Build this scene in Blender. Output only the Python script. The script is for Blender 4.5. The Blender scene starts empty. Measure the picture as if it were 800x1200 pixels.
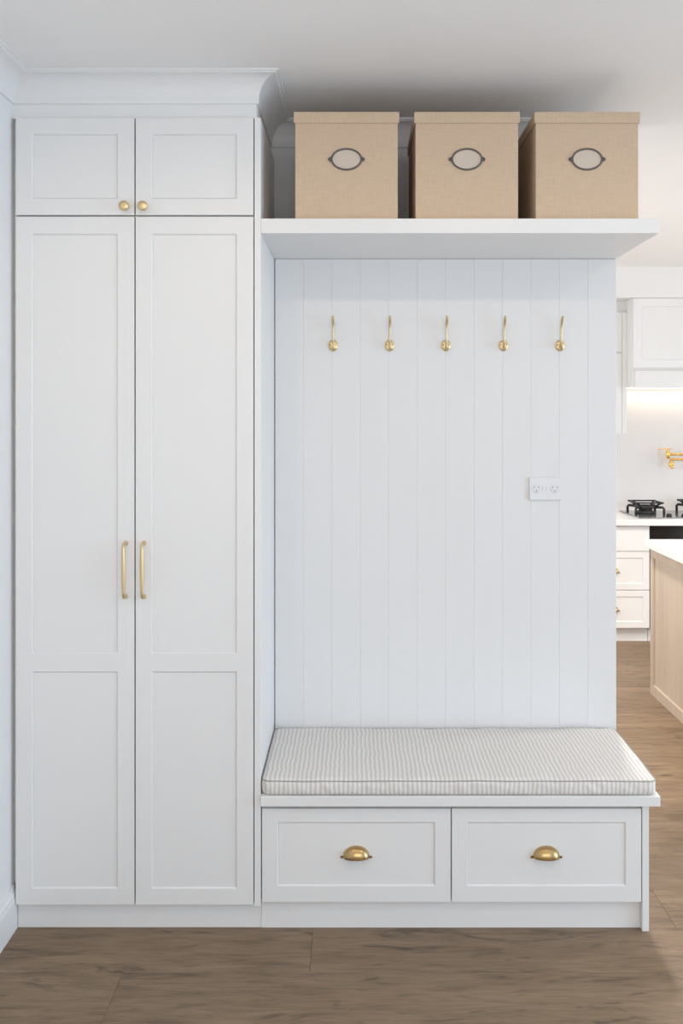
import bpy, bmesh, math, random
from mathutils import Vector, noise
R = random.Random(7)
PI = math.pi
sc = bpy.context.scene
C = sc.collection

# ------------------------------------------------------------------ camera
cd = bpy.data.cameras.new('camera')
cam = bpy.data.objects.new('camera', cd); C.objects.link(cam)
cam.location = (0, -2.85, 1.61); cam.rotation_euler = (PI/2, 0, 0)
cd.sensor_fit = 'AUTO'; cd.sensor_width = 36.0
cd.lens = 1072/1200*36
cd.shift_x = -17/1200; cd.shift_y = -114/1200
cd.clip_start = 0.05; cd.clip_end = 60
sc.camera = cam

# ------------------------------------------------------------------ world, light, exposure
vs = sc.view_settings
vs.view_transform = 'Standard'; vs.look = 'None'; vs.gamma = 1.0; vs.use_curve_mapping = False
vs.exposure = 0.0
w = bpy.data.worlds.new('sky'); sc.world = w; w.use_nodes = True
bg = w.node_tree.nodes['Background']
bg.inputs['Color'].default_value = (0.72, 0.84, 1.0, 1); bg.inputs['Strength'].default_value = 1.0

def area(name, loc, rot, sx, sy, power, col):
    l = bpy.data.lights.new(name, 'AREA'); l.shape = 'RECTANGLE'; l.size = sx; l.size_y = sy
    l.energy = power; l.color = col
    o = bpy.data.objects.new(name, l); C.objects.link(o); o.location = loc; o.rotation_euler = rot
    return o
# daylight coming in through the windows behind the camera, the hall doors and the kitchen window, plus an added fill at the kitchen's left
area('daylight_rear_window', (0.85, -4.10, 1.55), (-PI/2, 0, PI), 3.0, 1.4, 31, (1.0, 0.93, 0.86))
area('daylight_hall_doors', (4.70, -1.9, 1.12), (0, PI/2, 0), 2.1, 2.3, 86, (0.59, 0.79, 1.0))
area('daylight_kitchen_window', (4.70, 2.1, 1.55), (0, PI/2, 0), 1.2, 2.5, 24, (1.0, 0.97, 0.93))
area('kitchen_side_fill', (-0.97, 2.3, 1.55), (0, -PI/2, 0), 1.2, 2.3, 30, (1.0, 0.96, 0.91))
DOWN_POWER, DOWN_COL = 13, (1.0, 0.81, 0.62)
KDOWN_POWER, KDOWN_COL = 140, (1.0, 0.93, 0.85)

# ------------------------------------------------------------------ materials
def mat(name, col, rough=0.5, metal=0.0, bump=0.0, bscale=200, var=0.02, vscale=3.0, spec=0.5):
    m = bpy.data.materials.new(name); m.use_nodes = True
    nt = m.node_tree; b = nt.nodes['Principled BSDF']
    b.inputs['Roughness'].default_value = rough; b.inputs['Metallic'].default_value = metal
    b.inputs['Specular IOR Level'].default_value = spec
    tc = nt.nodes.new('ShaderNodeTexCoord')
    n = nt.nodes.new('ShaderNodeTexNoise'); n.inputs['Scale'].default_value = vscale
    nt.links.new(tc.outputs['Object'], n.inputs['Vector'])
    mx = nt.nodes.new('ShaderNodeMix'); mx.data_type = 'RGBA'
    mx.inputs['A'].default_value = (*[c*(1-var) for c in col], 1)
    mx.inputs['B'].default_value = (*[min(1, c*(1+var)) for c in col], 1)
    nt.links.new(n.outputs['Fac'], mx.inputs['Factor']); nt.links.new(mx.outputs['Result'], b.inputs['Base Color'])
    if bump:
        n2 = nt.nodes.new('ShaderNodeTexNoise'); n2.inputs['Scale'].default_value = bscale
        nt.links.new(tc.outputs['Object'], n2.inputs['Vector'])
        bp = nt.nodes.new('ShaderNodeBump'); bp.inputs['Strength'].default_value = bump; bp.inputs['Distance'].default_value = 0.001
        nt.links.new(n2.outputs['Fac'], bp.inputs['Height']); nt.links.new(bp.outputs['Normal'], b.inputs['Normal'])
    return m

def nmath(nt, op, a, b=None, c=None):
    n = nt.nodes.new('ShaderNodeMath'); n.operation = op
    for i, v in enumerate((a, b, c)):
        if v is None: continue
        if isinstance(v, (int, float)): n.inputs[i].default_value = v
        else: nt.links.new(v, n.inputs[i])
    return n.outputs[0]

M = {}
M['cab'] = mat('white_satin_paint', (0.85, 0.85, 0.845), 0.36, bump=0.04, bscale=350, var=0.01)
M['wall'] = mat('white_wall_paint', (0.86, 0.86, 0.855), 0.75, bump=0.10, bscale=250, var=0.012)
M['board'] = mat('white_board_paint', (0.81, 0.81, 0.81), 0.5, bump=0.05, bscale=300, var=0.01)
M['ceiling'] = mat('ceiling_paint', (0.93, 0.925, 0.92), 0.85, bump=0.08, bscale=250, var=0.01)
M['trim'] = mat('white_trim_gloss', (0.86, 0.86, 0.86), 0.42, var=0.01)
M['brass'] = mat('brushed_brass', (0.52, 0.365, 0.165), 0.26, 1.0, bump=0.05, bscale=600, var=0.06, vscale=30)
M['brass_pale'] = mat('satin_brass', (0.74, 0.58, 0.33), 0.38, 1.0, bump=0.05, bscale=600, var=0.06, vscale=30)
M['brass_bright'] = mat('polished_gold_brass', (0.90, 0.58, 0.16), 0.22, 1.0, var=0.04, vscale=30)
M['bronze'] = mat('dark_bronze', (0.15, 0.135, 0.13), 0.45, 0.6, var=0.2, vscale=120)
M['card'] = mat('cream_card', (0.66, 0.57, 0.47), 0.8, bump=0.05, bscale=500, var=0.03)
M['plastic'] = mat('white_plastic', (0.80, 0.80, 0.82), 0.3, var=0.01)
M['slot'] = mat('dark_slot', (0.30, 0.30, 0.31), 0.6)
M['stone'] = mat('white_stone', (0.84, 0.83, 0.82), 0.22, var=0.025, vscale=6)
M['splash'] = mat('white_splashback', (0.80, 0.78, 0.77), 0.3, var=0.01)
M['iron'] = mat('black_cast_iron', (0.016, 0.016, 0.018), 0.5, bump=0.2, bscale=300)
M['black_glass'] = mat('black_glass', (0.012, 0.010, 0.009), 0.08)
M['hob_glass'] = mat('grey_hob_glass', (0.30, 0.30, 0.31), 0.12, 0.6)
M['joint'] = mat('dark_joint', (0.10, 0.075, 0.055), 0.9)
M['alu'] = mat('white_aluminium', (0.75, 0.75, 0.76), 0.35)

def pane_mat():
    m = bpy.data.materials.new('window_glass'); m.use_nodes = True
    nt = m.node_tree; b = nt.nodes['Principled BSDF']
    tr = nt.nodes.new('ShaderNodeBsdfTransparent'); mx = nt.nodes.new('ShaderNodeMixShader')
    lw = nt.nodes.new('ShaderNodeTexNoise'); lw.inputs['Scale'].default_value = 2
    b.inputs['Base Color'].default_value = (0.9, 0.95, 0.95, 1); b.inputs['Roughness'].default_value = 0.03
    nt.links.new(nmath(nt, 'MULTIPLY_ADD', lw.outputs['Fac'], 0.01, 0.04), mx.inputs['Fac'])
    nt.links.new(tr.outputs[0], mx.inputs[1]); nt.links.new(b.outputs[0], mx.inputs[2])
    nt.links.new(mx.outputs[0], nt.nodes['Material Output'].inputs['Surface'])
    return m
M['pane'] = pane_mat()

def emit_mat(name, col, s):
    m = bpy.data.materials.new(name); m.use_nodes = True
    b = m.node_tree.nodes['Principled BSDF']
    b.inputs['Base Color'].default_value = (0.9, 0.9, 0.9, 1)
    b.inputs['Emission Color'].default_value = (*col, 1); b.inputs['Emission Strength'].default_value = s
    return m
M['lamp'] = emit_mat('lamp_diffuser', (1.0, 0.9, 0.8), 8)
M['led'] = emit_mat('led_strip', (1.0, 0.83, 0.62), 4)

def wood_mat(name, c_dark, c_mid, c_light, axis='X', knots=True, rough=0.5, tone=0.14):
    m = bpy.data.materials.new(name); m.use_nodes = True
    nt = m.node_tree; b = nt.nodes['Principled BSDF']; L = nt.links
    tc = nt.nodes.new('ShaderNodeTexCoord'); oi = nt.nodes.new('ShaderNodeObjectInfo')
    off = nt.nodes.new('ShaderNodeVectorMath'); off.operation = 'MULTIPLY_ADD'
    rv = nt.nodes.new('ShaderNodeCombineXYZ')
    for i in range(3): L.new(oi.outputs['Random'], rv.inputs[i])
    off.inputs[1].default_value = (37.0, 91.0, 13.0)
    L.new(rv.outputs[0], off.inputs[0]); L.new(tc.outputs['Object'], off.inputs[2])
    def nz(sv, detail, rough_, dist=0.0):
        mp = nt.nodes.new('ShaderNodeMapping'); mp.inputs['Scale'].default_value = sv
        L.new(off.outputs[0], mp.inputs['Vector'])
        n = nt.nodes.new('ShaderNodeTexNoise'); n.inputs['Scale'].default_value = 1.0
        n.inputs['Detail'].default_value = detail; n.inputs['Roughness'].default_value = rough_
        n.inputs['Distortion'].default_value = dist
        L.new(mp.outputs[0], n.inputs['Vector']); return n.outputs['Fac']
    if axis == 'X':
        fine, mid, big = nz((14, 190, 40), 5, 0.65, 0.3), nz((3.0, 24, 10), 5, 0.6, 1.6), nz((2.2, 9, 4), 3, 0.55, 1.5)
    else:
        fine, mid, big = nz((170, 170, 6), 4, 0.6, 0.2), nz((30, 30, 1.6), 3, 0.5, 0.4), nz((6, 6, 1), 2, 0.5)
    f = nmath(nt, 'MULTIPLY_ADD', fine, 0.40, nmath(nt, 'MULTIPLY_ADD', mid, 0.45, nmath(nt, 'MULTIPLY', big, 0.38)))
    cr = nt.nodes.new('ShaderNodeValToRGB')
    e = cr.color_ramp.elements
    e[0].position = 0.40; e[0].color = (*c_dark, 1); e[1].position = 0.80; e[1].color = (*c_light, 1)
    k = e.new(0.58); k.color = (*c_mid, 1)
    L.new(f, cr.inputs['Fac'])
    hs = nt.nodes.new('ShaderNodeHueSaturation')
    L.new(nmath(nt, 'MULTIPLY_ADD', oi.outputs['Random'], tone*2, 1-tone), hs.inputs['Value'])
    L.new(cr.outputs['Color'], hs.inputs['Color'])
    out = hs.outputs['Color']
    if knots:
        kn = nz((3.0, 11, 5), 3, 0.6, 2.0)
        kf = nmath(nt, 'SMOOTH_MIN', nmath(nt, 'MAXIMUM', nmath(nt, 'MULTIPLY', nmath(nt, 'SUBTRACT', kn, 0.58), 5.0), 0.0), 0.62, 0.1)
        mx = nt.nodes.new('ShaderNodeMix'); mx.data_type = 'RGBA'
        L.new(kf, mx.inputs['Factor']); L.new(out, mx.inputs['A']); mx.inputs['B'].default_value = (*[c*0.55 for c in c_dark], 1)
        out = mx.outputs['Result']
    L.new(out, b.inputs['Base Color'])
    b.inputs['Roughness'].default_value = rough
    bp = nt.nodes.new('ShaderNodeBump'); bp.inputs['Strength'].default_value = 0.12; bp.inputs['Distance'].default_value = 0.0012
    L.new(fine, bp.inputs['Height']); L.new(bp.outputs['Normal'], b.inputs['Normal'])
    return m
M['oak_floor'] = wood_mat('oak_floor', (0.075, 0.047, 0.026), (0.205, 0.137, 0.081), (0.30, 0.210, 0.132), 'X', True, 0.48, 0.13)
M['oak_pale'] = wood_mat('pale_oak_veneer', (0.49, 0.39, 0.30), (0.57, 0.465, 0.37), (0.63, 0.525, 0.42), 'Z', False, 0.5, 0.02)

def linen_mat():
    m = bpy.data.materials.new('natural_linen_weave'); m.use_nodes = True
    nt = m.node_tree; b = nt.nodes['Principled BSDF']; L = nt.links
    tc = nt.nodes.new('ShaderNodeTexCoord')
    def nz(sv, d):
        mp = nt.nodes.new('ShaderNodeMapping'); mp.inputs['Scale'].default_value = sv
        L.new(tc.outputs['Object'], mp.inputs['Vector'])
        n = nt.nodes.new('ShaderNodeTexNoise'); n.inputs['Scale'].default_value = 1; n.inputs['Detail'].default_value = d
        L.new(mp.outputs[0], n.inputs['Vector']); return n.outputs['Fac']
    h, v = nz((22, 22, 380), 2), nz((380, 380, 22), 2)
    f = nmath(nt, 'ADD', nmath(nt, 'MULTIPLY', h, 0.5), nmath(nt, 'MULTIPLY', v, 0.5))
    cr = nt.nodes.new('ShaderNodeValToRGB'); e = cr.color_ramp.elements
    e[0].position = 0.36; e[0].color = (0.63, 0.475, 0.335, 1); e[1].position = 0.64; e[1].color = (0.70, 0.54, 0.39, 1)
    L.new(f, cr.inputs['Fac']); L.new(cr.outputs['Color'], b.inputs['Base Color'])
    b.inputs['Roughness'].default_value = 0.9; b.inputs['Specular IOR Level'].default_value = 0.2
    bp = nt.nodes.new('ShaderNodeBump'); bp.inputs['Strength'].default_value = 0.25; bp.inputs['Distance'].default_value = 0.001
    L.new(f, bp.inputs['Height']); L.new(bp.outputs['Normal'], b.inputs['Normal'])
    return m
M['linen'] = linen_mat()

def ticking_mat():
    m = bpy.data.materials.new('striped_ticking_cotton'); m.use_nodes = True
    nt = m.node_tree; b = nt.nodes['Principled BSDF']; L = nt.links
    tc = nt.nodes.new('ShaderNodeTexCoord'); sp = nt.nodes.new('ShaderNodeSeparateXYZ')
    n = nt.nodes.new('ShaderNodeTexNoise'); n.inputs['Scale'].default_value = 16
    L.new(tc.outputs['Object'], n.inputs['Vector']); L.new(tc.outputs['Object'], sp.inputs[0])
    x = nmath(nt, 'MULTIPLY_ADD', n.outputs['Fac'], 0.012, sp.outputs['X'])
    s = nmath(nt, 'SINE', nmath(nt, 'MULTIPLY', x, 2*PI/0.0143))
    s = nmath(nt, 'MULTIPLY_ADD', s, 0.5, 0.5)
    cr = nt.nodes.new('ShaderNodeValToRGB'); e = cr.color_ramp.elements
    e[0].position = 0.30; e[0].color = (0.84, 0.82, 0.80, 1); e[1].position = 0.78; e[1].color = (0.67, 0.635, 0.595, 1)
    L.new(s, cr.inputs['Fac']); L.new(cr.outputs['Color'], b.inputs['Base Color'])
    b.inputs['Roughness'].default_value = 0.9; b.inputs['Specular IOR Level'].default_value = 0.2
    n2 = nt.nodes.new('ShaderNodeTexNoise'); n2.inputs['Scale'].default_value = 500
    L.new(tc.outputs['Object'], n2.inputs['Vector'])
    bp = nt.nodes.new('ShaderNodeBump'); bp.inputs['Strength'].default_value = 0.2; bp.inputs['Distance'].default_value = 0.001
    L.new(n2.outputs['Fac'], bp.inputs['Height']); L.new(bp.outputs['Normal'], b.inputs['Normal'])
    return m
M['ticking'] = ticking_mat()
M['piping'] = mat('beige_piping', (0.40, 0.375, 0.345), 0.9, bump=0.2, bscale=500, var=0.05, vscale=40)

# ------------------------------------------------------------------ geometry helpers
class MB:
    def __init__(self): self.v, self.f, self.s = [], [], []
    def face(self, idx, smooth=False): self.f.append(tuple(idx)); self.s.append(smooth)
    def box(self, x0, x1, y0, y1, z0, z1):
        o = len(self.v)
        self.v += [(x0,y0,z0),(x1,y0,z0),(x1,y1,z0),(x0,y1,z0),(x0,y0,z1),(x1,y0,z1),(x1,y1,z1),(x0,y1,z1)]
        for q in ((0,3,2,1),(4,5,6,7),(0,1,5,4),(1,2,6,5),(2,3,7,6),(3,0,4,7)): self.face([o+i for i in q])
        return self
    def grid(self, rows, smooth=True, close_u=False, close_v=False):
        o = len(self.v); nu, nv = len(rows), len(rows[0])
        for r in rows: self.v += [tuple(p) for p in r]
        for i in range(nu if close_u else nu-1):
            for j in range(nv if close_v else nv-1):
                i2, j2 = (i+1) % nu, (j+1) % nv
                self.face((o+i*nv+j, o+i2*nv+j, o+i2*nv+j2, o+i*nv+j2), smooth)
        return o
    def lathe(self, prof, n=24, c=(0,0,0), axis='Z'):
        """prof: list of (radius, height along axis)"""
        rows = []
        for r, h in prof:
            row = []
            for k in range(n):
                a = 2*PI*k/n; u, v = r*math.cos(a), r*math.sin(a)
                p = {'Z': (u, v, h), 'Y': (u, h, v), 'X': (h, u, v)}[axis]
                row.append((c[0]+p[0], c[1]+p[1], c[2]+p[2]))
            rows.append(row)
        o = self.grid(rows, True, False, True)
        self.face([o+k for k in range(n)][::-1]); self.face([o+(len(prof)-1)*n+k for k in range(n)])
        return self
    def tube(self, pts, rad, n=12, flat=None):
        pts = [Vector(p) for p in pts]; rows = []
        if not isinstance(rad, (list, tuple)): rad = [rad]*len(pts)
        prev = None
        for i, p in enumerate(pts):
            t = (pts[min(i+1, len(pts)-1)] - pts[max(i-1, 0)]).normalized()
            if prev is None:
                a = Vector((1,0,0)) if abs(t.x) < 0.8 else Vector((0,0,1))
                nrm = (a - t*a.dot(t)).normalized()
            else: nrm = (prev - t*prev.dot(t)).normalized()
            prev = nrm; bi = t.cross(nrm)
            rows.append([p + nrm*math.cos(2*PI*k/n)*rad[i] + bi*math.sin(2*PI*k/n)*rad[i]*(flat or 1) for k in range(n)])
        o = self.grid(rows, True, False, True)
        self.face([o+k for k in range(n)][::-1]); self.face([o+(len(pts)-1)*n+k for k in range(n)])
        return self
    def mesh(self, name):
        me = bpy.data.meshes.new(name); me.from_pydata(self.v, [], self.f)
        me.polygons.foreach_set('use_smooth', self.s)
        bm = bmesh.new(); bm.from_mesh(me); bmesh.ops.recalc_face_normals(bm, faces=bm.faces); bm.to_mesh(me); bm.free()
        me.update(); return me

def build(name, mb, m, parent=None, bevel=0.0, seg=2, loc=None):
    me = mb.mesh(name) if isinstance(mb, MB) else mb
    if not me.materials: me.materials.append(M[m])
    o = bpy.data.objects.new(name, me); C.objects.link(o)
    if parent: o.parent = parent
    if loc: o.location = loc
    if bevel:
        b = o.modifiers.new('bevel', 'BEVEL'); b.width = bevel; b.segments = seg; b.limit_method = 'ANGLE'; b.angle_limit = math.radians(40)
        b.harden_normals = False
    return o
def tag(o, label, cat, group=None):
    o['label'] = label; o['category'] = cat
    if group: o['group'] = group
    return o
def thing(name, label, cat, loc=(0,0,0), group=None):
    o = bpy.data.objects.new(name, None); C.objects.link(o); o.location = loc; o.empty_display_size = 0.05
    return tag(o, label, cat, group)
def struct(name, mb, m, label=None, bevel=0.0):
    o = build(name, mb, m, None, bevel); o['kind'] = 'structure'
    if label: o['label'] = label
    return o
def copy_tree(o, parent=None):
    c = o.copy(); C.objects.link(c); c.parent = parent
    for ch in list(o.children): copy_tree(ch, c)
    return c
BX = lambda *a: MB().box(*a)

# ------------------------------------------------------------------ dimensions
XL, XR, YR, YK, ZC = -1.075, 4.80, -4.20, 4.21, 2.668    # room: left wall, right wall, rear wall, kitchen wall, ceiling
XE, YB = 0.944, 0.47                                     # end of the partition, face of its boards

# ------------------------------------------------------------------ setting
floor = struct('floor', BX(XL-0.1, XR+0.1, YR-0.1, YK+0.1, -0.12, -0.014), 'joint', 'wide oak plank floor')
PW = 0.230
row0 = -0.21
nrow = 0
y = row0 - PW*18
while y < YK:
    y1 = min(y+PW, YK); y0 = max(y, YR)
    if y1 - y0 > 0.01:
        k = round((y-row0)/PW)
        if k == 0: x = -0.134 - 1.8
        elif k == -1: x = -0.673 - 1.8
        else: x = XL - R.uniform(0.1, 1.6)
        while x < XR:
            a, b_ = max(x, XL), min(x+1.8, XR)
            if b_ - a > 0.02:
                g = 0.0002
                o = build('plank', BX(-(b_-a)/2+g, (b_-a)/2-g, -(y1-y0)/2+g, (y1-y0)/2-g, -0.013, 0), 'oak_floor', floor, 0.0006, 1)
                o.location = ((a+b_)/2, (y0+y1)/2, 0)
            x += 1.8
    y += PW

struct('ceiling', BX(XL-0.1, XR+0.1, YR-0.1, YK+0.1, ZC, ZC+0.1), 'ceiling', 'flat white ceiling')

struct('wall_kitchen', BX(XL, XR, YK, YK+0.1, 0, ZC), 'wall', 'white kitchen wall at the far end')
# rear wall with opening for glazed doors, right wall with kitchen window opening
def wall_open(name, mb_list, label):
    m = MB()
    for a in mb_list: m.box(*a)
    return struct(name, m, 'wall', label)
wall_open('wall_rear', [(XL, -0.7, YR-0.1, YR, 0, ZC), (2.4, XR, YR-0.1, YR, 0, ZC), (-0.7, 2.4, YR-0.1, YR, 2.3, ZC), (-0.7, 2.4, YR-0.1, YR, 0, 0.8)], 'white wall behind the viewer')
wall_open('wall_left', [(XL-0.1, XL, YR, 1.1, 0, ZC), (XL-0.1, XL, 3.5, YK, 0, ZC), (XL-0.1, XL, 1.1, 3.5, 0, 0.9), (XL-0.1, XL, 1.1, 3.5, 2.2, ZC)], 'white painted wall at the left')
wall_open('wall_right', [(XR, XR+0.1, YR, -3.1, 0, ZC), (XR, XR+0.1, -0.7, 0.8, 0, ZC), (XR, XR+0.1, -3.1, -0.7, 2.2, ZC), (XR, XR+0.1, 3.4, YK, 0, ZC), (XR, XR+0.1, 0.8, 3.4, 0, 0.9), (XR, XR+0.1, 0.8, 3.4, 2.2, ZC)], 'white wall at the right of the kitchen')
def window(name, ax, p, a0, a1, z0, z1, n, label):
    fw = 0.05; m = MB()
    def bx(mm, u0, u1, d0, d1, w0, w1):
        if ax == 'Y': mm.box(u0, u1, p+d0, p+d1, w0, w1)
        else: mm.box(p+d0, p+d1, u0, u1, w0, w1)
    bx(m, a0, a1, -.03, .03, z0, z0+fw); bx(m, a0, a1, -.03, .03, z1-fw, z1)
    bx(m, a0, a0+fw, -.03, .03, z0+fw, z1-fw); bx(m, a1-fw, a1, -.03, .03, z0+fw, z1-fw)
    o = struct(name, m, 'alu', label)
    wd = (a1-a0)/n
    for i in range(1, n):
        mm = MB(); bx(mm, a0+wd*i-.025, a0+wd*i+.025, -.025, .025, z0+fw, z1-fw); build('mullion', mm, 'alu', o)
    for i in range(n):
        mm = MB(); bx(mm, a0+wd*i+(fw if i == 0 else .025), a0+wd*(i+1)-(fw if i == n-1 else .025), -.003, .003, z0+fw, z1-fw)
        build('pane', mm, 'pane', o)
window('window_1', 'Y', YR-0.05, -0.7, 2.4, 0.8, 2.3, 3, 'wide window behind the viewer')
window('window_2', 'X', XR+0.05, 0.8, 3.4, 0.9, 2.2, 3, 'kitchen window in the right wall')

window('window_3', 'X', XR+0.05, -3.1, -0.7, 0, 2.2, 2, 'glazed sliding doors in the right wall of the hall')
window('added_window', 'X', XL-0.05, 1.1, 3.5, 0.9, 2.2, 3, 'added kitchen window in the left wall, out of view')  # unseen window, added so the kitchen and hood side get brighter

# partition behind the bench, boarded below the shelf
wb = struct('wall_back', BX(XL, XE-0.0005, YB+0.010, YB+0.11, 0, ZC), 'wall', 'white partition wall behind the bench, boarded below the shelf')
BW = (XE+0.2935)/12
def board_mesh(z0, z1):
    m = MB(); h = BW/2 - 0.00005; c = 0.0011; rows = []
    for z in (z0, z1): rows.append([(-h, 0.009, z), (-h, c, z), (-h+c, 0, z), (h-c, 0, z), (h, c, z), (h, 0.009, z)])
    o = m.grid(rows, False, False, True); m.face([o+i for i in range(6)]); m.face([o+6+i for i in range(6)])
    return m.mesh('board')
bmesh_shared = board_mesh(0.43, 2.1745)
for i in range(12):
    build('board', bmesh_shared, 'board', wb, loc=(-0.2935+BW*(i+0.5), YB, 0))
struct('wall_bulkhead', BX(XL, -0.311, 0.014, YB+0.009, 2.5365, ZC), 'wall', 'white bulkhead above the tall cupboard')

# cornice, one mitred sweep around the room side
prof = [(0, 0.086), (0.007, 0.086), (0.008, 0.074)]
for k in range(1, 11):
    a = PI/2*k/10
    prof.append((0.008 + 0.054*(1-math.cos(a)), 0.074 - 0.064*math.sin(a)))
prof += [(0.066, 0.009), (0.068, 0.006), (0.075, 0.005), (0.076, 0.0), (0.0, 0.0)]
path = [(XL, YR), (XL, 0.014), (-0.311, 0.014), (-0.311, YB+0.010), (XE, YB+0.010), (XE, YB+0.11), (XL, YB+0.11)]
def sweep(path, prof, ztop):
    m = MB(); P = [Vector(p) for p in path]; rows = []
    def nr(a, b): d = (b-a).normalized(); return Vector((d.y, -d.x))
    for i, p in enumerate(P):
        if i == 0: off = nr(P[0], P[1])
        elif i == len(P)-1: off = nr(P[-2], P[-1])
        else:
            n1, n2 = nr(P[i-1], p), nr(p, P[i+1]); off = (n1+n2)/(1+n1.dot(n2))
        rows.append([(p.x+off.x*o, p.y+off.y*o, ztop-d) for o, d in prof])
    o = m.grid(rows, False, False, True); n = len(prof)
    m.face([o+i for i in range(n)]); m.face([o+(len(P)-1)*n+i for i in range(n)])
    return m
struct('trim_1', sweep(path, prof, ZC-0.0005), 'trim', 'white moulded cornice under the ceiling')
# baseboard on the left wall
bprof = [(0, 0.0), (0.013, 0.0), (0.013, 0.095), (0.011, 0.103), (0.011, 0.112), (0.007, 0.122), (0.005, 0.135), (0, 0.135)]
m = MB(); rows = [[(XL+a, yy, z) for a, z in bprof] for yy in (YR, 0.0215)]
o_ = m.grid(rows, False, False, True); m.face(range(8)); m.face(range(8, 16))
struct('baseboard_left', m, 'trim', 'white moulded skirting along the left wall')

# ------------------------------------------------------------------ joinery helpers
def shaker(name, x0, x1, z0, z1, yf, st, holes, mt, parent, th=0.02, rec=0.0042, pad=0.0040, panel_mat=None, gap=0.0):
    """a framed front: stiles and rails in one mesh with chamfered openings; each panel a mesh of its own.
       holes: list of (z_low, z_high) of the recessed panels; st: (left stile, right stile)"""
    m = MB(); xa, xb = x0+st[0], x1-st[1]
    zs = [z0]
    for a, b in holes: zs += [a, b]
    zs.append(z1); xs = [x0, xa, xb, x1]
    idx = {}
    def V(x, y, z):
        k = (round(x, 6), round(y, 6), round(z, 6))
        if k not in idx: idx[k] = len(m.v); m.v.append((x, y, z))
        return idx[k]
    for yy in (yf, yf+th):
        for i in range(3):
            for j in range(len(zs)-1):
                if i == 1 and j % 2 == 1 and yy == yf: continue
                m.face((V(xs[i], yy, zs[j]), V(xs[i+1], yy, zs[j]), V(xs[i+1], yy, zs[j+1]), V(xs[i], yy, zs[j+1])))
    for j in range(len(zs)-1):
        for x in (x0, x1): m.face((V(x, yf, zs[j]), V(x, yf+th, zs[j]), V(x, yf+th, zs[j+1]), V(x, yf, zs[j+1])))
    for i in range(3):
        for z in (z0, z1): m.face((V(xs[i], yf, z), V(xs[i+1], yf, z), V(xs[i+1], yf+th, z), V(xs[i], yf+th, z)))
    for a, b in holes:
        q0 = [(xa, yf, a), (xb, yf, a), (xb, yf, b), (xa, yf, b)]
        p = pad; q1 = [(xa+p, yf+rec+0.002, a+p), (xb-p, yf+rec+0.002, a+p), (xb-p, yf+rec+0.002, b-p), (xa+p, yf+rec+0.002, b-p)]
        for i in range(4): m.face((V(*q0[i]), V(*q0[(i+1)%4]), V(*q1[(i+1)%4]), V(*q1[i])))
        m.face([V(*c) for c in q1])
    d = build(name, m, mt, parent, 0.0010, 2)
    for a, b in holes:
        e = pad - 0.0003
        build('panel', BX(xa+e, xb-e, yf+rec, yf+rec+0.0018, a+e, b-e), panel_mat or mt, d)
    return d

# ------------------------------------------------------------------ tall cupboard
tc = thing('tall_cupboard', 'tall white shaker cupboard with four doors and brass pulls', 'cupboard', (-0.685, 0, 0))
def rel(o, root): o.location = -Vector(root.location); return o
def P(name, mb, mt, root, bevel=0.0, seg=2): return rel(build(name, mb, mt, root, bevel, seg), root)
m = MB()
m.box(-1.060, -1.042, 0.0215, YB-0.001, 0.083, 2.535); m.box(-1.042, -0.317, 0.0215, YB-0.001, 0.083, 0.101)
m.box(-1.042, -0.317, 0.0215, YB-0.001, 2.517, 2.535); m.box(-1.042, -0.317, YB-0.012, YB-0.001, 0.101, 2.517)
m.box(-1.042, -0.317, 0.0215, YB-0.012, 2.220, 2.238)
P('body', m, 'cab', tc)
P('side_panel', BX(-0.3165, -0.2965, 0.0, YB-0.001, 0.078, 2.5357), 'cab', tc, 0.001)
P('filler_strip', BX(-1.0745, -1.0605, 0.030, 0.046, 0.137, 2.5355), 'cab', tc)
P('plinth', BX(-1.0615, -0.2965, 0.024, 0.040, 0.0, 0.0775), 'cab', tc)
doors = []
for (xa, xb, hx) in ((-1.060, -0.6905, -0.717), (-0.6865, -0.3195, -0.660)):
    for (za, zb, holes) in ((2.2325, 2.5355, [(2.283, 2.485)]), (0.083, 2.2270, [(0.134, 0.8095), (0.8667, 2.174)])):
        d = rel(shaker('door', xa, xb, za, zb, 0.0, (0.051, 0.052), holes, 'cab', tc), tc)
        if za > 2:
            k = MB(); k.lathe([(0.0075, 0.0), (0.0075, -0.002), (0.0050, -0.006), (0.0050, -0.014), (0.0135, -0.019), (0.0155, -0.022), (0.0155, -0.026), (0.0135, -0.0285), (0.006, -0.0295), (0.0005, -0.0297)], 28, (hx, 0, 2.256), 'Y')
            build('knob', k, 'brass_pale', d)
        else:
            h = MB(); zt, zb_ = 1.2105, 1.0435
            pts, rad = [], []
            for yy, r in ((0, .0072), (-.002, .0072), (-.004, .0056), (-.014, .0048)): pts.append((hx, yy, zt)); rad.append(r)
            for k in range(1, 7):
                a = PI/2*k/6; pts.append((hx, -.016-.014*math.sin(a), zt-.016*(1-math.cos(a)))); rad.append(.0048+.0004*k/6)
            for k in range(1, 12):
                t = k/12; pts.append((hx, -.030, zt-.016+(zb_-zt+.032)*t)); rad.append(.0052+.0016*math.sin(PI*t))
            for k in range(0, 7):
                a = PI/2*(1-k/6); pts.append((hx, -.016-.014*math.sin(a), zb_+.016*(1-math.cos(a)))); rad.append(.0052-.0004*k/6)
            for yy, r in ((-.014, .0048), (-.004, .0056), (-.002, .0072), (0, .0072)): pts.append((hx, yy, zb_)); rad.append(r)
            h.tube(pts, rad, 14)
            build('pull_handle', h, 'brass_pale', d)

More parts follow.
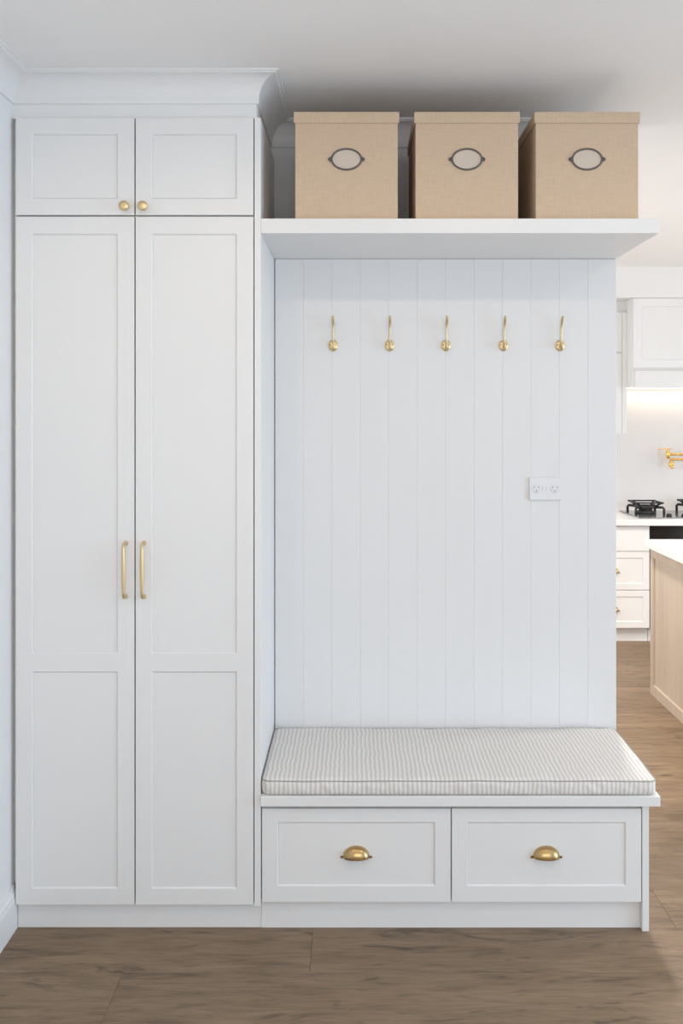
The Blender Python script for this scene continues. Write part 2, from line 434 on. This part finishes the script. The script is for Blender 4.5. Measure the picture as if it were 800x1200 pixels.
# ------------------------------------------------------------------ bench with drawers
bn = thing('storage_bench', 'white storage bench with two shaker drawers and brass cup pulls', 'bench', (0.31, 0, 0))
ZB = 0.4275
P('bench_top', BX(-0.2955, 0.9425, -0.018, YB-0.001, 0.396, ZB), 'cab', bn, 0.0018)
P('end_panel', BX(0.8915, 0.9125, 0.0, YB-0.001, 0.0, 0.3955), 'cab', bn, 0.001)
m = MB(); m.box(-0.295, 0.891, 0.0215, YB-0.001, 0.0915, 0.108); m.box(-0.295, 0.891, YB-0.014, YB-0.001, 0.108, 0.3955)
m.box(-0.295, -0.279, 0.0215, YB-0.014, 0.108, 0.3955); m.box(0.291, 0.304, 0.0215, YB-0.014, 0.108, 0.3955); m.box(0.877, 0.891, 0.0215, YB-0.014, 0.108, 0.3955)
m.box(-0.279, 0.291, 0.0215, 0.10, 0.3835, 0.3955); m.box(0.304, 0.877, 0.0215, 0.10, 0.3835, 0.3955)
P('body', m, 'cab', bn)
P('plinth', BX(-0.2960, 0.8912, 0.022, 0.038, 0.0, 0.0910), 'cab', bn)
def cup_mesh():
    m = MB(); a, h, d = 0.0415, 0.036, 0.027
    rows, inner = [], []
    for i in range(25):
        th = PI*i/24; row = []
        for j in range(11):
            ps = PI/2*j/10
            row.append((a*math.cos(th), -0.0022 - d*math.sin(th)**0.8*math.sin(ps) if 0 < i < 24 else -0.0022, h*math.sin(th)**0.9*math.cos(ps) if 0 < i < 24 else 0))
        rows.append(row); inner.append([(x*0.955, y*0.955, z*0.955) for x, y, z in row])
    m.grid(rows); m.grid(inner)
    m.grid([[r[10] for r in rows], [r[10] for r in inner]])
    # flange
    def arc(r1, r2, y): return [(r1*math.cos(PI*i/24), y, r2*math.sin(PI*i/24)) for i in range(25)]
    A, B_, Cc, D = arc(.0395, .034, -.0022), arc(.0490, .0405, -.0022), arc(.0490, .0405, 0), arc(.0395, .034, 0)
    m.grid([A, B_, Cc, D], False, True, False)
    for s in (-1, 1):
        m.box(*( (0.0385, 0.0495) if s > 0 else (-0.0495, -0.0385)), -0.0035, 0, -0.0035, 0.004)
    return m.mesh('cup_pull')
cup = cup_mesh()
for xa, xb in ((-0.2930, 0.2945), (0.2985, 0.8885)):
    d = rel(shaker('drawer', xa, xb, 0.0915, 0.3825, 0.0, (0.048, 0.048), [(0.142, 0.3400)], 'cab', bn), bn)
    c = build('cup_pull', cup, 'brass', d, loc=((xa+xb)/2, 0.0069, 0.230))

# ------------------------------------------------------------------ shelf
tag(build('wall_shelf', BX(-0.2960, XE-0.0005, 0.0, YB+0.0095, 2.1755, 2.2215), 'cab', None, 0.0012), 'thick white shelf spanning the niche above the hooks', 'shelf')

# ------------------------------------------------------------------ cushion
cx0, cx1, cy0, cy1, cz0, cz1 = -0.2925, 0.934, -0.012, 0.462, ZB+0.0005, 0.477
cu = thing('bench_cushion', 'beige and white striped box cushion lying on the bench', 'cushion', ((cx0+cx1)/2, (cy0+cy1)/2, ZB))
def cushion():
    m = MB(); hx, hy, hz = (cx1-cx0)/2, (cy1-cy0)/2, (cz1-cz0)/2
    NX, NY, NZ, r = 200, 60, 8, 0.010
    bm = bmesh.new(); idx = {}
    def put(i, j, k):
        if (i, j, k) in idx: return idx[i, j, k]
        u, v, q = -1+2*i/NX, -1+2*j/NY, -1+2*k/NZ
        p = Vector((u*hx, v*hy, q*hz))
        c = Vector((max(-hx+r, min(hx-r, p.x)), max(-hy+r, min(hy-r, p.y)), max(-hz+r, min(hz-r, p.z))))
        d = p-c
        if d.length > 1e-6: p = c + d.normalized()*min(d.length, r)
        r2 = 0.024
        if abs(p.x) > hx-r2 and abs(p.y) > hy-r2:
            ox, oy = math.copysign(hx-r2, p.x), math.copysign(hy-r2, p.y); d2 = Vector((p.x-ox, p.y-oy)); L2 = max(abs(d2.x), abs(d2.y))
            if d2.length > 1e-6: d2 = d2.normalized()*L2; p.x, p.y = ox+d2.x, oy+d2.y
        top = max(0, q)
        crown = 0.007*(1-u**6)*(1-v**4)
        p.z += top*crown
        nw = noise.noise(Vector((p.x*9, p.y*5, 3.1)))*0.0030 + noise.noise(Vector((p.x*22+p.y*14, p.y*9-p.x*5, 1.7)))*0.0022
        if k == NZ or q > 0: p.z += nw*top
        if abs(q) < 0.99:
            side = 1-q*q
            wr = 0.0030*noise.noise(Vector((p.x*38+p.z*25, p.z*34, p.y*38))) + 0.0020*noise.noise(Vector((p.x*95-p.z*50, p.z*40, p.y*95))) + 0.0035*side
            if j in (0, NY): p.y += (1 if j else -1)*wr
            if i in (0, NX): p.x += (1 if i else -1)*wr*0.6
        if q < 0: p.z = max(p.z, -hz)
        p.z += 0.003*max(0, -0.4-u)*(1 if q > 0 else 0)*0
        idx[i, j, k] = len(m.v); m.v.append(tuple(p + Vector((0, 0, hz+0.0005)))); return idx[i, j, k]
    for i in range(NX):
        for j in range(NY):
            for k in (0, NZ): m.face((put(i,j,k), put(i+1,j,k), put(i+1,j+1,k), put(i,j+1,k)), True)
    for i in range(NX):
        for k in range(NZ):
            for j in (0, NY): m.face((put(i,j,k), put(i+1,j,k), put(i+1,j,k+1), put(i,j,k+1)), True)
    for j in range(NY):
        for k in range(NZ):
            for i in (0, NX): m.face((put(i,j,k), put(i,j+1,k), put(i,j+1,k+1), put(i,j,k+1)), True)
    return m, hx, hy, hz
m, hx, hy, hz = cushion()
build('cover', m, 'ticking', cu)
def piping(z, dn):
    pts = []; r = 0.024; n = 8
    for (sx, sy, a0) in ((1, -1, -PI/2), (1, 1, 0), (-1, 1, PI/2), (-1, -1, PI)):
        for k in range(n+1):
            a = a0 + PI/2*k/n
            pts.append(Vector((sx*(hx-r)+math.cos(a)*r, sy*(hy-r)+math.sin(a)*r, z)))
    out = []
    for i, p in enumerate(pts):
        q = pts[(i+1) % len(pts)]; s = max(1, int((q-p).length/0.015))
        for k in range(s):
            t = p.lerp(q, k/s); t.z += noise.noise(Vector((t.x*9, t.y*5, 3.1)))*0.0018; out.append(t)
    m = MB(); rows = []
    for i, p in enumerate(out):
        t = (out[(i+1) % len(out)]-out[i-1]).normalized(); nn = Vector((t.y, -t.x, 0)).normalized(); bi = t.cross(nn)
        rows.append([p + nn*math.cos(2*PI*k/8)*0.0019 + bi*math.sin(2*PI*k/8)*0.0019 for k in range(8)])
    m.grid(rows, True, True, True); return m
build('piping', piping(2*hz-0.0035, 0), 'piping', cu)

# ------------------------------------------------------------------ storage boxes
def storage_box(label):
    t = thing('storage_box', label, 'box', group='linen boxes on the shelf')
    W, D, H = 0.3225, 0.37, 0.3405
    m = MB(); q = 0.003
    m.box(-W/2, W/2, 0, q, 0, H-0.004); m.box(-W/2, W/2, D-q, D, 0, H-0.004); m.box(-W/2, -W/2+q, q, D-q, 0, H-0.004); m.box(W/2-q, W/2, q, D-q, 0, H-0.004); m.box(-W/2+q, W/2-q, q, D-q, 0, q)
    build('body', m, 'linen', t, 0.0012)
    m = MB(); e = 0.0045; L0 = H-0.035
    m.box(-W/2-e, W/2+e, -e, D+e, H-0.0035, H); m.box(-W/2-e, W/2+e, -e, -0.0006, L0, H-0.0035); m.box(-W/2-e, W/2+e, D+0.0006, D+e, L0, H-0.0035)
    m.box(-W/2-e, -W/2-0.0006, -0.0006, D+0.0006, L0, H-0.0035); m.box(W/2+0.0006, W/2+e, -0.0006, D+0.0006, L0, H-0.0035)
    build('lid', m, 'linen', t, 0.0010)
    zc = 0.192; m = MB(); rows = []
    for k in range(40):
        a = 2*PI*k/40; row = []
        for j in range(8):
            b = 2*PI*j/8; rr = 0.0030*math.cos(b)
            row.append(((0.0465+rr)*math.cos(a), -0.0022-0.0022*math.sin(b), zc+(0.0325+rr)*math.sin(a)))
        rows.append(row)
    m.grid(rows, True, True, True)
    for s in (-1, 1):
        o = len(m.v)
        for yy in (-0.0026, -0.0004):
            m.v += [(s*0.0440, yy, zc+0.011), (s*0.0575, yy, zc+0.0035), (s*0.0575, yy, zc-0.0035), (s*0.0440, yy, zc-0.011)]
        m.face((o, o+1, o+2, o+3)); m.face((o+4, o+5, o+6, o+7))
        for i in range(4): m.face((o+i, o+(i+1) % 4, o+4+(i+1) % 4, o+4+i))
    h = build('label_holder', m, 'bronze', t)
    for s in (-1, 1):
        r = MB(); r.lathe([(0.0038, -0.0026), (0.0038, -0.0040), (0.0026, -0.0052), (0.0004, -0.0056)], 14, (s*0.0535, 0, zc), 'Y'); build('rivet', r, 'bronze', h)
    m = MB(); m.lathe([(0.0445, -0.0004), (0.0445, -0.0012)], 40, (0, 0, 0), 'Y')
    m.v = [(x, y_, zc+z*0.685) for x, y_, z in m.v]
    build('card', m, 'card', h)
    return t
b0 = storage_box('linen storage box with oval label, leftmost of three, beside the tall cupboard')
b0.location = (-0.030, 0.030, 2.2218)
for x, rz, lab in ((0.349, 0.0, 'linen storage box with oval label, middle one of three on the shelf'),
               (0.727, 0.0, 'linen storage box with oval label, rightmost of three, at the open shelf end')):
    c = copy_tree(b0); c.location = (x, 0.030, 2.2218); c['label'] = lab

# ------------------------------------------------------------------ coat hooks
def coat_hook(label):
    t = thing('coat_hook', label, 'hook', group='brass coat hooks on the boarded wall')
    m = MB(); m.lathe([(0.0175, 0), (0.0175, -0.0022), (0.0160, -0.0042), (0.010, -0.0056), (0.0006, -0.0062)], 28, (0, 0, 0), 'Y')
    m.v = [(x*0.98, y_, z*1.18) for x, y_, z in m.v]
    build('back_plate', m, 'brass_pale', t)
    def bez(p, n=16):
        out = []
        for k in range(n+1):
            s = k/n; a = [Vector(q) for q in p]
            while len(a) > 1: a = [a[i].lerp(a[i+1], s) for i in range(len(a)-1)]
            out.append(a[0])
        return out
    up = bez([(0, -.004, -.004), (0, -.030, .004), (0, -.022, .045), (0, -.018, .075), (0, -.046, .098)])
    rad = [0.0052-0.0020*math.sin(PI*min(1, k/13)) for k in range(17)]
    rad[-2], rad[-1] = 0.0050, 0.0052
    m = MB(); m.tube(up, rad, 12)
    e = up[-1]; m.lathe([(0.0006, -.0052), (.0036, -.0040), (.0052, 0), (.0036, .0040), (.0006, .0052)], 12, tuple(e), 'Z')
    build('upper_prong', m, 'brass_pale', t)
    lo = bez([(0, -.004, 0), (0, -.020, -.002), (0, -.030, -.030), (0, -.040, -.012), (0, -.038, .002)])
    m = MB(); m.tube(lo, [0.0046-0.0012*k/16 for k in range(17)], 12)
    e = lo[-1]; m.lathe([(0.0006, -.0046), (.0032, -.0034), (.0046, 0), (.0032, .0034), (.0006, .0046)], 12, tuple(e), 'Z')
    build('lower_prong', m, 'brass_pale', t)
    for s in (-1, 1):
        m = MB(); m.lathe([(0.0028, -.0040), (0.0028, -.0058), (0.0016, -.0064), (0.0003, -.0066)], 12, (s*0.0105, 0, 0.002), 'Y'); build('screw', m, 'brass', t)
    return t
h0 = coat_hook('brass coat hook, first from the tall cupboard in the row of five')
hx_ = [-0.0830, 0.1215, 0.3260, 0.5345, 0.7400]
h0.location = (hx_[0], YB-0.0002, 1.861)
for x, nm in zip(hx_[1:], ('second from the tall cupboard', 'middle one', 'second from the kitchen opening', 'nearest the kitchen opening')):
    c = copy_tree(h0); c.location = (x, YB-0.0002, 1.861); c['label'] = 'brass coat hook, %s in the row of five' % nm

# ------------------------------------------------------------------ power outlet
po = thing('power_outlet', 'white double power outlet on the boarded wall', 'outlet', (0.686, YB-0.0002, 1.342))
fp = build('faceplate', BX(-0.058, 0.058, -0.0095, 0, -0.0415, 0.0415), 'plastic', po, 0.0025, 3)
for s in (-1, 1):
    x = s*0.033
    m = MB(); m.lathe([(0.0175, -0.0094), (0.0175, -0.0106), (0.0165, -0.0110), (0.0005, -0.0110)], 28, (x, 0, 0.001), 'Y'); so = build('socket', m, 'plastic', po)
    for dx, dz, an in ((-.0075, .005, .5), (.0075, .005, -.5), (0, -.008, 0)):
        m = MB(); m.box(-.0011, .0011, -.0114, -.0108, -.0042, .0042)
        ca, sa = math.cos(an), math.sin(an)
        m.v = [(x+dx+a*ca+b*sa, y_, .001+dz-a*sa+b*ca) for a, y_, b in m.v]
        build('slot', m, 'slot', so)
    build('switch', BX(s*0.0065-0.0052, s*0.0065+0.0052, -0.0120, -0.0093, -0.006, 0.010), 'plastic', po, 0.0012)

# ------------------------------------------------------------------ kitchen
YF = 3.61     # face of the base units
def kdrawers(x0, x1, label):
    t = thing('kitchen_drawer_unit', label, 'cabinet', ((x0+x1)/2, YF, 0))
    P('body', BX(x0, x1, YF+0.0205, YK-0.001, 0.10, 0.828), 'cab', t)
    P('plinth', BX(x0, x1, YF+0.05, YF+0.065, 0, 0.0995), 'cab', t)
    for za, zb in ((0.104, 0.369), (0.373, 0.643), (0.647, 0.824)):
        if za > 0.6:
            P('drawer', BX(x0+0.002, x1-0.002, YF, YF+0.02, za, zb), 'cab', t, 0.001); continue
        d = rel(shaker('drawer', x0+0.002, x1-0.002, za, zb, YF, (0.045, 0.045), [(za+0.045, zb-0.045)], 'cab', t), t)
        build('cup_pull', cup, 'brass', d, loc=((x0+x1)/2, YF+0.0069, (za+zb)/2-0.012))
kdrawers(1.555, 2.073, 'white kitchen drawer stack left of the oven')
kdrawers(1.035, 1.553, 'white kitchen drawer stack farthest from the oven, behind the boarded partition')
kdrawers(2.905, 3.50, 'white kitchen drawer stack right of the oven')
ov = thing('oven', 'black glass oven under the cooktop', 'oven', (2.49, YF, 0))
P('body', BX(2.077, 2.901, YF+0.0205, YK-0.001, 0.10, 0.828), 'iron', ov)
P('control_panel', BX(2.079, 2.899, YF, YF+0.02, 0.715, 0.824), 'black_glass', ov, 0.001)
od = P('door', BX(2.079, 2.899, YF, YF+0.02, 0.12, 0.711), 'black_glass', ov, 0.001)
m = MB(); m.tube([(2.15, YF, 0.66), (2.15, YF-.035, 0.66), (2.16, YF-.042, .66), (2.82, YF-.042, .66), (2.83, YF-.035, .66), (2.83, YF, .66)], 0.008, 10)
build('door_handle', m, 'hob_glass', od)
P('plinth', BX(2.077, 2.901, YF+0.05, YF+0.065, 0, 0.0995), 'cab', ov)
tag(build('kitchen_worktop', BX(1.02, 3.52, YF-0.025, YK-0.0135, 0.8285, 0.8705), 'stone', None, 0.002), 'white stone worktop along the far kitchen wall', 'worktop')
tag(build('splashback', BX(1.02, 3.52, YK-0.0125, YK-0.0005, 0.8285, 2.30), 'splash', None), 'plain white splashback panel behind the cooktop', 'splashback')

# cooktop
ck = thing('gas_cooktop', 'gas cooktop with black cast-iron trivets on the far worktop', 'cooktop', (2.46, 3.90, 0.871))
build('hob_plate', BX(-0.447, 0.447, -0.245, 0.245, 0, 0.008), 'hob_glass', ck, 0.002)
def trivet(cx, cy, R_=0.125):
    t = MB(); zt = 0.094
    for k in range(4):
        a = PI/4 + k*PI/2; c, s_ = math.cos(a), math.sin(a)
        q = lambda f, z: (cx+c*R_*f, cy+s_*R_*f, z)
        t.tube([q(1.16, 0.009), q(1.16, 0.050), q(1.08, 0.060), q(.42, 0.058)], 0.0100, 8)
        t.tube([q(.55, 0.060), q(.95, zt-0.004), q(1.12, zt)], 0.0075, 8)
    e = R_*0.74; sq = [(e, e), (-e, e), (-e, -e), (e, -e), (e, e)]
    t.tube([(cx+x, cy+y_, zt) for x, y_ in sq[0:2]], 0.006, 8); t.tube([(cx+x, cy+y_, zt) for x, y_ in sq[1:3]], 0.006, 8)
    t.tube([(cx+x, cy+y_, zt) for x, y_ in sq[2:4]], 0.006, 8); t.tube([(cx+x, cy+y_, zt) for x, y_ in sq[3:5]], 0.006, 8)
    n = 28; ring = [(cx+R_*.62*math.cos(2*PI*k/n), cy+R_*.62*math.sin(2*PI*k/n), 0.060) for k in range(n+1)]
    t.tube(ring, 0.008, 8)
    tv = build('trivet', t, 'iron', ck)
    b = MB(); b.lathe([(0.066, 0.0085), (0.066, 0.024), (0.050, 0.030), (0.050, 0.044), (0.046, 0.048), (0.030, 0.049), (0.030, 0.056), (0.0005, 0.057)], 28, (cx, cy, 0)); build('burner', b, 'iron', ck)
for cx, cy in ((-0.315, 0.03), (0.075, 0.09), (0.335, 0.03)): trivet(cx, cy)
for i in range(5):
    k = MB(); k.lathe([(0.020, 0.0085), (0.020, 0.018), (0.016, 0.030), (0.0005, 0.031)], 18, (-0.218+i*0.11, -0.195, 0)); build('knob', k, 'iron', ck)

# pot filler
pf = thing('pot_filler_tap', 'folding gold pot filler tap on the kitchen splashback', 'tap', (2.655, YK-0.0126, 1.288))
m = MB(); m.lathe([(0.032, 0), (0.032, -.006), (0.014, -.010), (0.012, -.045)], 24, (0, 0, 0), 'Y'); m.lathe([(.016, -.035), (.018, -.025), (.018, .03), (.012, .036)], 20, (0, -.055, 0)); build('wall_mount', m, 'brass_bright', pf)
m = MB(); m.tube([(0, -.055, -.018), (-.262, -.10, -.018)], 0.0085, 12); build('lower_arm', m, 'brass_bright', pf)
m = MB(); m.tube([(0, -.055, .020), (-.285, -.095, .020)], 0.0085, 12); build('upper_arm', m, 'brass_bright', pf)
m = MB(); m.lathe([(.010, -.012), (.0155, -.008), (.0155, .045), (.010, .05)], 20, (-.285, -.095, 0.0)); build('joint', m, 'brass_bright', pf)
m = MB(); m.lathe([(.009, -.06), (.016, -.055), (.020, -.03), (.013, -.020), (.012, .0)], 20, (-.262, -.10, -.018)); m.tube([(-.262, -.10, -.05), (-.262, -.12, -.072), (-.262, -.125, -.085)], [.014, .012, .012], 12); build('spout', m, 'brass_bright', pf)
m = MB(); m.tube([(-.285, -.095, .052), (-.285, -.095, .060), (-.30, -.098, .062), (-.36, -.105, .062)], [.006, .006, .0045, .0035], 10); m.tube([(-.285, -.095, .062), (-.262, -.095, .062)], .0045, 10); build('lever', m, 'brass_bright', pf)

# range hood, wall cupboard, kitchen bulkhead
hd = thing('range_hood', 'white panelled range hood cabinet above the cooktop', 'range hood', (2.46, 3.7, 1.80))
HY = 3.70
P('body', BX(1.985, 2.935, HY+0.0205, YK-0.014, 1.815, 2.445), 'cab', hd)
rel(shaker('front', 1.985, 2.935, 1.945, 2.445, HY, (0.06, 0.06), [(2.005, 2.385)], 'cab', hd), hd)
P('apron', BX(1.998, 2.922, HY+0.004, HY+0.020, 1.800, 1.930), 'cab', hd, 0.001)
P('moulding', BX(1.980, 2.940, HY-0.012, HY+0.0035, 1.931, 1.943), 'cab', hd, 0.003)
P('led_strip', BX(2.03, 2.89, YK-0.10, YK-0.085, 1.807, 1.8145), 'led', hd)
l = bpy.data.lights.new('hood_led', 'AREA'); l.shape = 'RECTANGLE'; l.size = 0.86; l.size_y = 0.03; l.energy = 0.9; l.color = (1.0, 0.80, 0.58)
lo_ = bpy.data.objects.new('hood_led', l); C.objects.link(lo_); lo_.location = (2.46, YK-0.09, 1.803)
struct('wall_kitchen_bulkhead', BX(1.02, 3.52, HY-0.02, YK-0.0005, 2.4465, ZC-0.0005), 'wall', 'white bulkhead over the kitchen cupboards')
wc = thing('wall_cupboard', 'white kitchen wall cupboard left of the range hood', 'cupboard', (1.7, 3.85, 1.47))
WY = 3.85
P('body', BX(1.40, 1.972, WY+0.0205, YK-0.014, 1.472, 2.36), 'cab', wc)
P('end_stile', BX(1.9475, 1.9842, WY+0.004, WY+0.020, 1.472, 2.36), 'cab', wc)
for xa, xb in ((1.40, 1.671), (1.674, 1.945)):
    for za, zb in ((1.472, 2.064), (2.068, 2.36)):
        d = rel(shaker('door', xa, xb, za, zb, WY, (0.045, 0.045), [(za+.045, zb-.045)], 'cab', wc), wc)
P('top_filler', BX(1.40, 1.9842, WY+0.03, WY+0.046, 2.3605, 2.446), 'cab', wc)

# island
isl = thing('kitchen_island', 'kitchen island clad in pale oak panelling', 'island', (2.15, 1.55, 0))
IX0, IX1, IY0, IY1, IZ = 1.70, 2.60, 0.60, 2.44, 0.845
P('body', BX(IX0+0.0205, IX1, IY0, IY1, 0.0, IZ-0.001), 'oak_pale', isl)
# panelled side facing the partition: stiles, rails and panels
n = 3; sw = 0.055; wy = (IY1-IY0)/n
P('rail', BX(IX0, IX0+0.02, IY0, IY1, 0.0, 0.060), 'oak_pale', isl, 0.0012)
P('rail', BX(IX0, IX0+0.02, IY0, IY1, IZ-0.056, IZ-0.001), 'oak_pale', isl, 0.0012)
for i in range(n+1):
    yc = IY0 + wy*i; a, b_ = (yc, yc+sw) if i == 0 else ((yc-sw, yc) if i == n else (yc-sw/2, yc+sw/2))
    P('stile', BX(IX0, IX0+0.02, a, b_, 0.0605, IZ-0.0565), 'oak_pale', isl, 0.0012)
for i in range(n):
    a = IY0 + wy*i + (sw if i == 0 else sw/2); b_ = IY0 + wy*(i+1) - (sw if i == n-1 else sw/2)
    P('panel', BX(IX0+0.011, IX0+0.0203, a+.0003, b_-.0003, 0.0605, IZ-0.0565), 'oak_pale', isl)
tag(build('island_worktop', BX(1.672, 2.63, 0.57, 2.468, IZ, 0.886), 'stone', None, 0.002), 'white stone worktop on the oak island', 'worktop')

# ------------------------------------------------------------------ downlights
def downlight(x, y_, power, label, group, cone=176, col=DOWN_COL):
    t = thing('downlight', label, 'ceiling light', (x, y_, ZC-0.001), group)
    m = MB(); m.lathe([(0.052, 0), (0.052, -0.003), (0.046, -0.006), (0.040, -0.004), (0.040, -0.002)], 28); build('bezel', m, 'plastic', t)
    m = MB(); m.lathe([(0.039, -0.0025), (0.039, -0.0045)], 24); build('diffuser', m, 'lamp', t)
    l = bpy.data.lights.new('downlight_lamp', 'SPOT'); l.energy = power; l.color = col; l.spot_size = math.radians(cone); l.spot_blend = 0.35; l.shadow_soft_size = 0.045 if cone > 150 else 0.09
    o = bpy.data.objects.new('downlight_lamp', l); C.objects.link(o); o.parent = t; o.location = (0, 0, -0.012)
for x, nm in ((-0.55, 'in front of the tall cupboard'), (0.55, 'in front of the bench'), (1.65, 'in front of the kitchen opening')):
    downlight(x, -1.45, DOWN_POWER, 'round white recessed downlight ' + nm, 'hallway downlights')
for x, y_, nm in ((3.0, 1.0, 'added over the near end of the island'), (3.0, 2.4, 'added over the far end of the island'), (1.1, 1.4, 'between the partition and the island'), (1.15, 2.15, 'added midway to the drawers')):  # unseen lamps; all but the partition one added to brighten the kitchen
    downlight(x, y_, KDOWN_POWER, 'round white recessed kitchen downlight ' + nm, 'kitchen downlights', 112, KDOWN_COL)
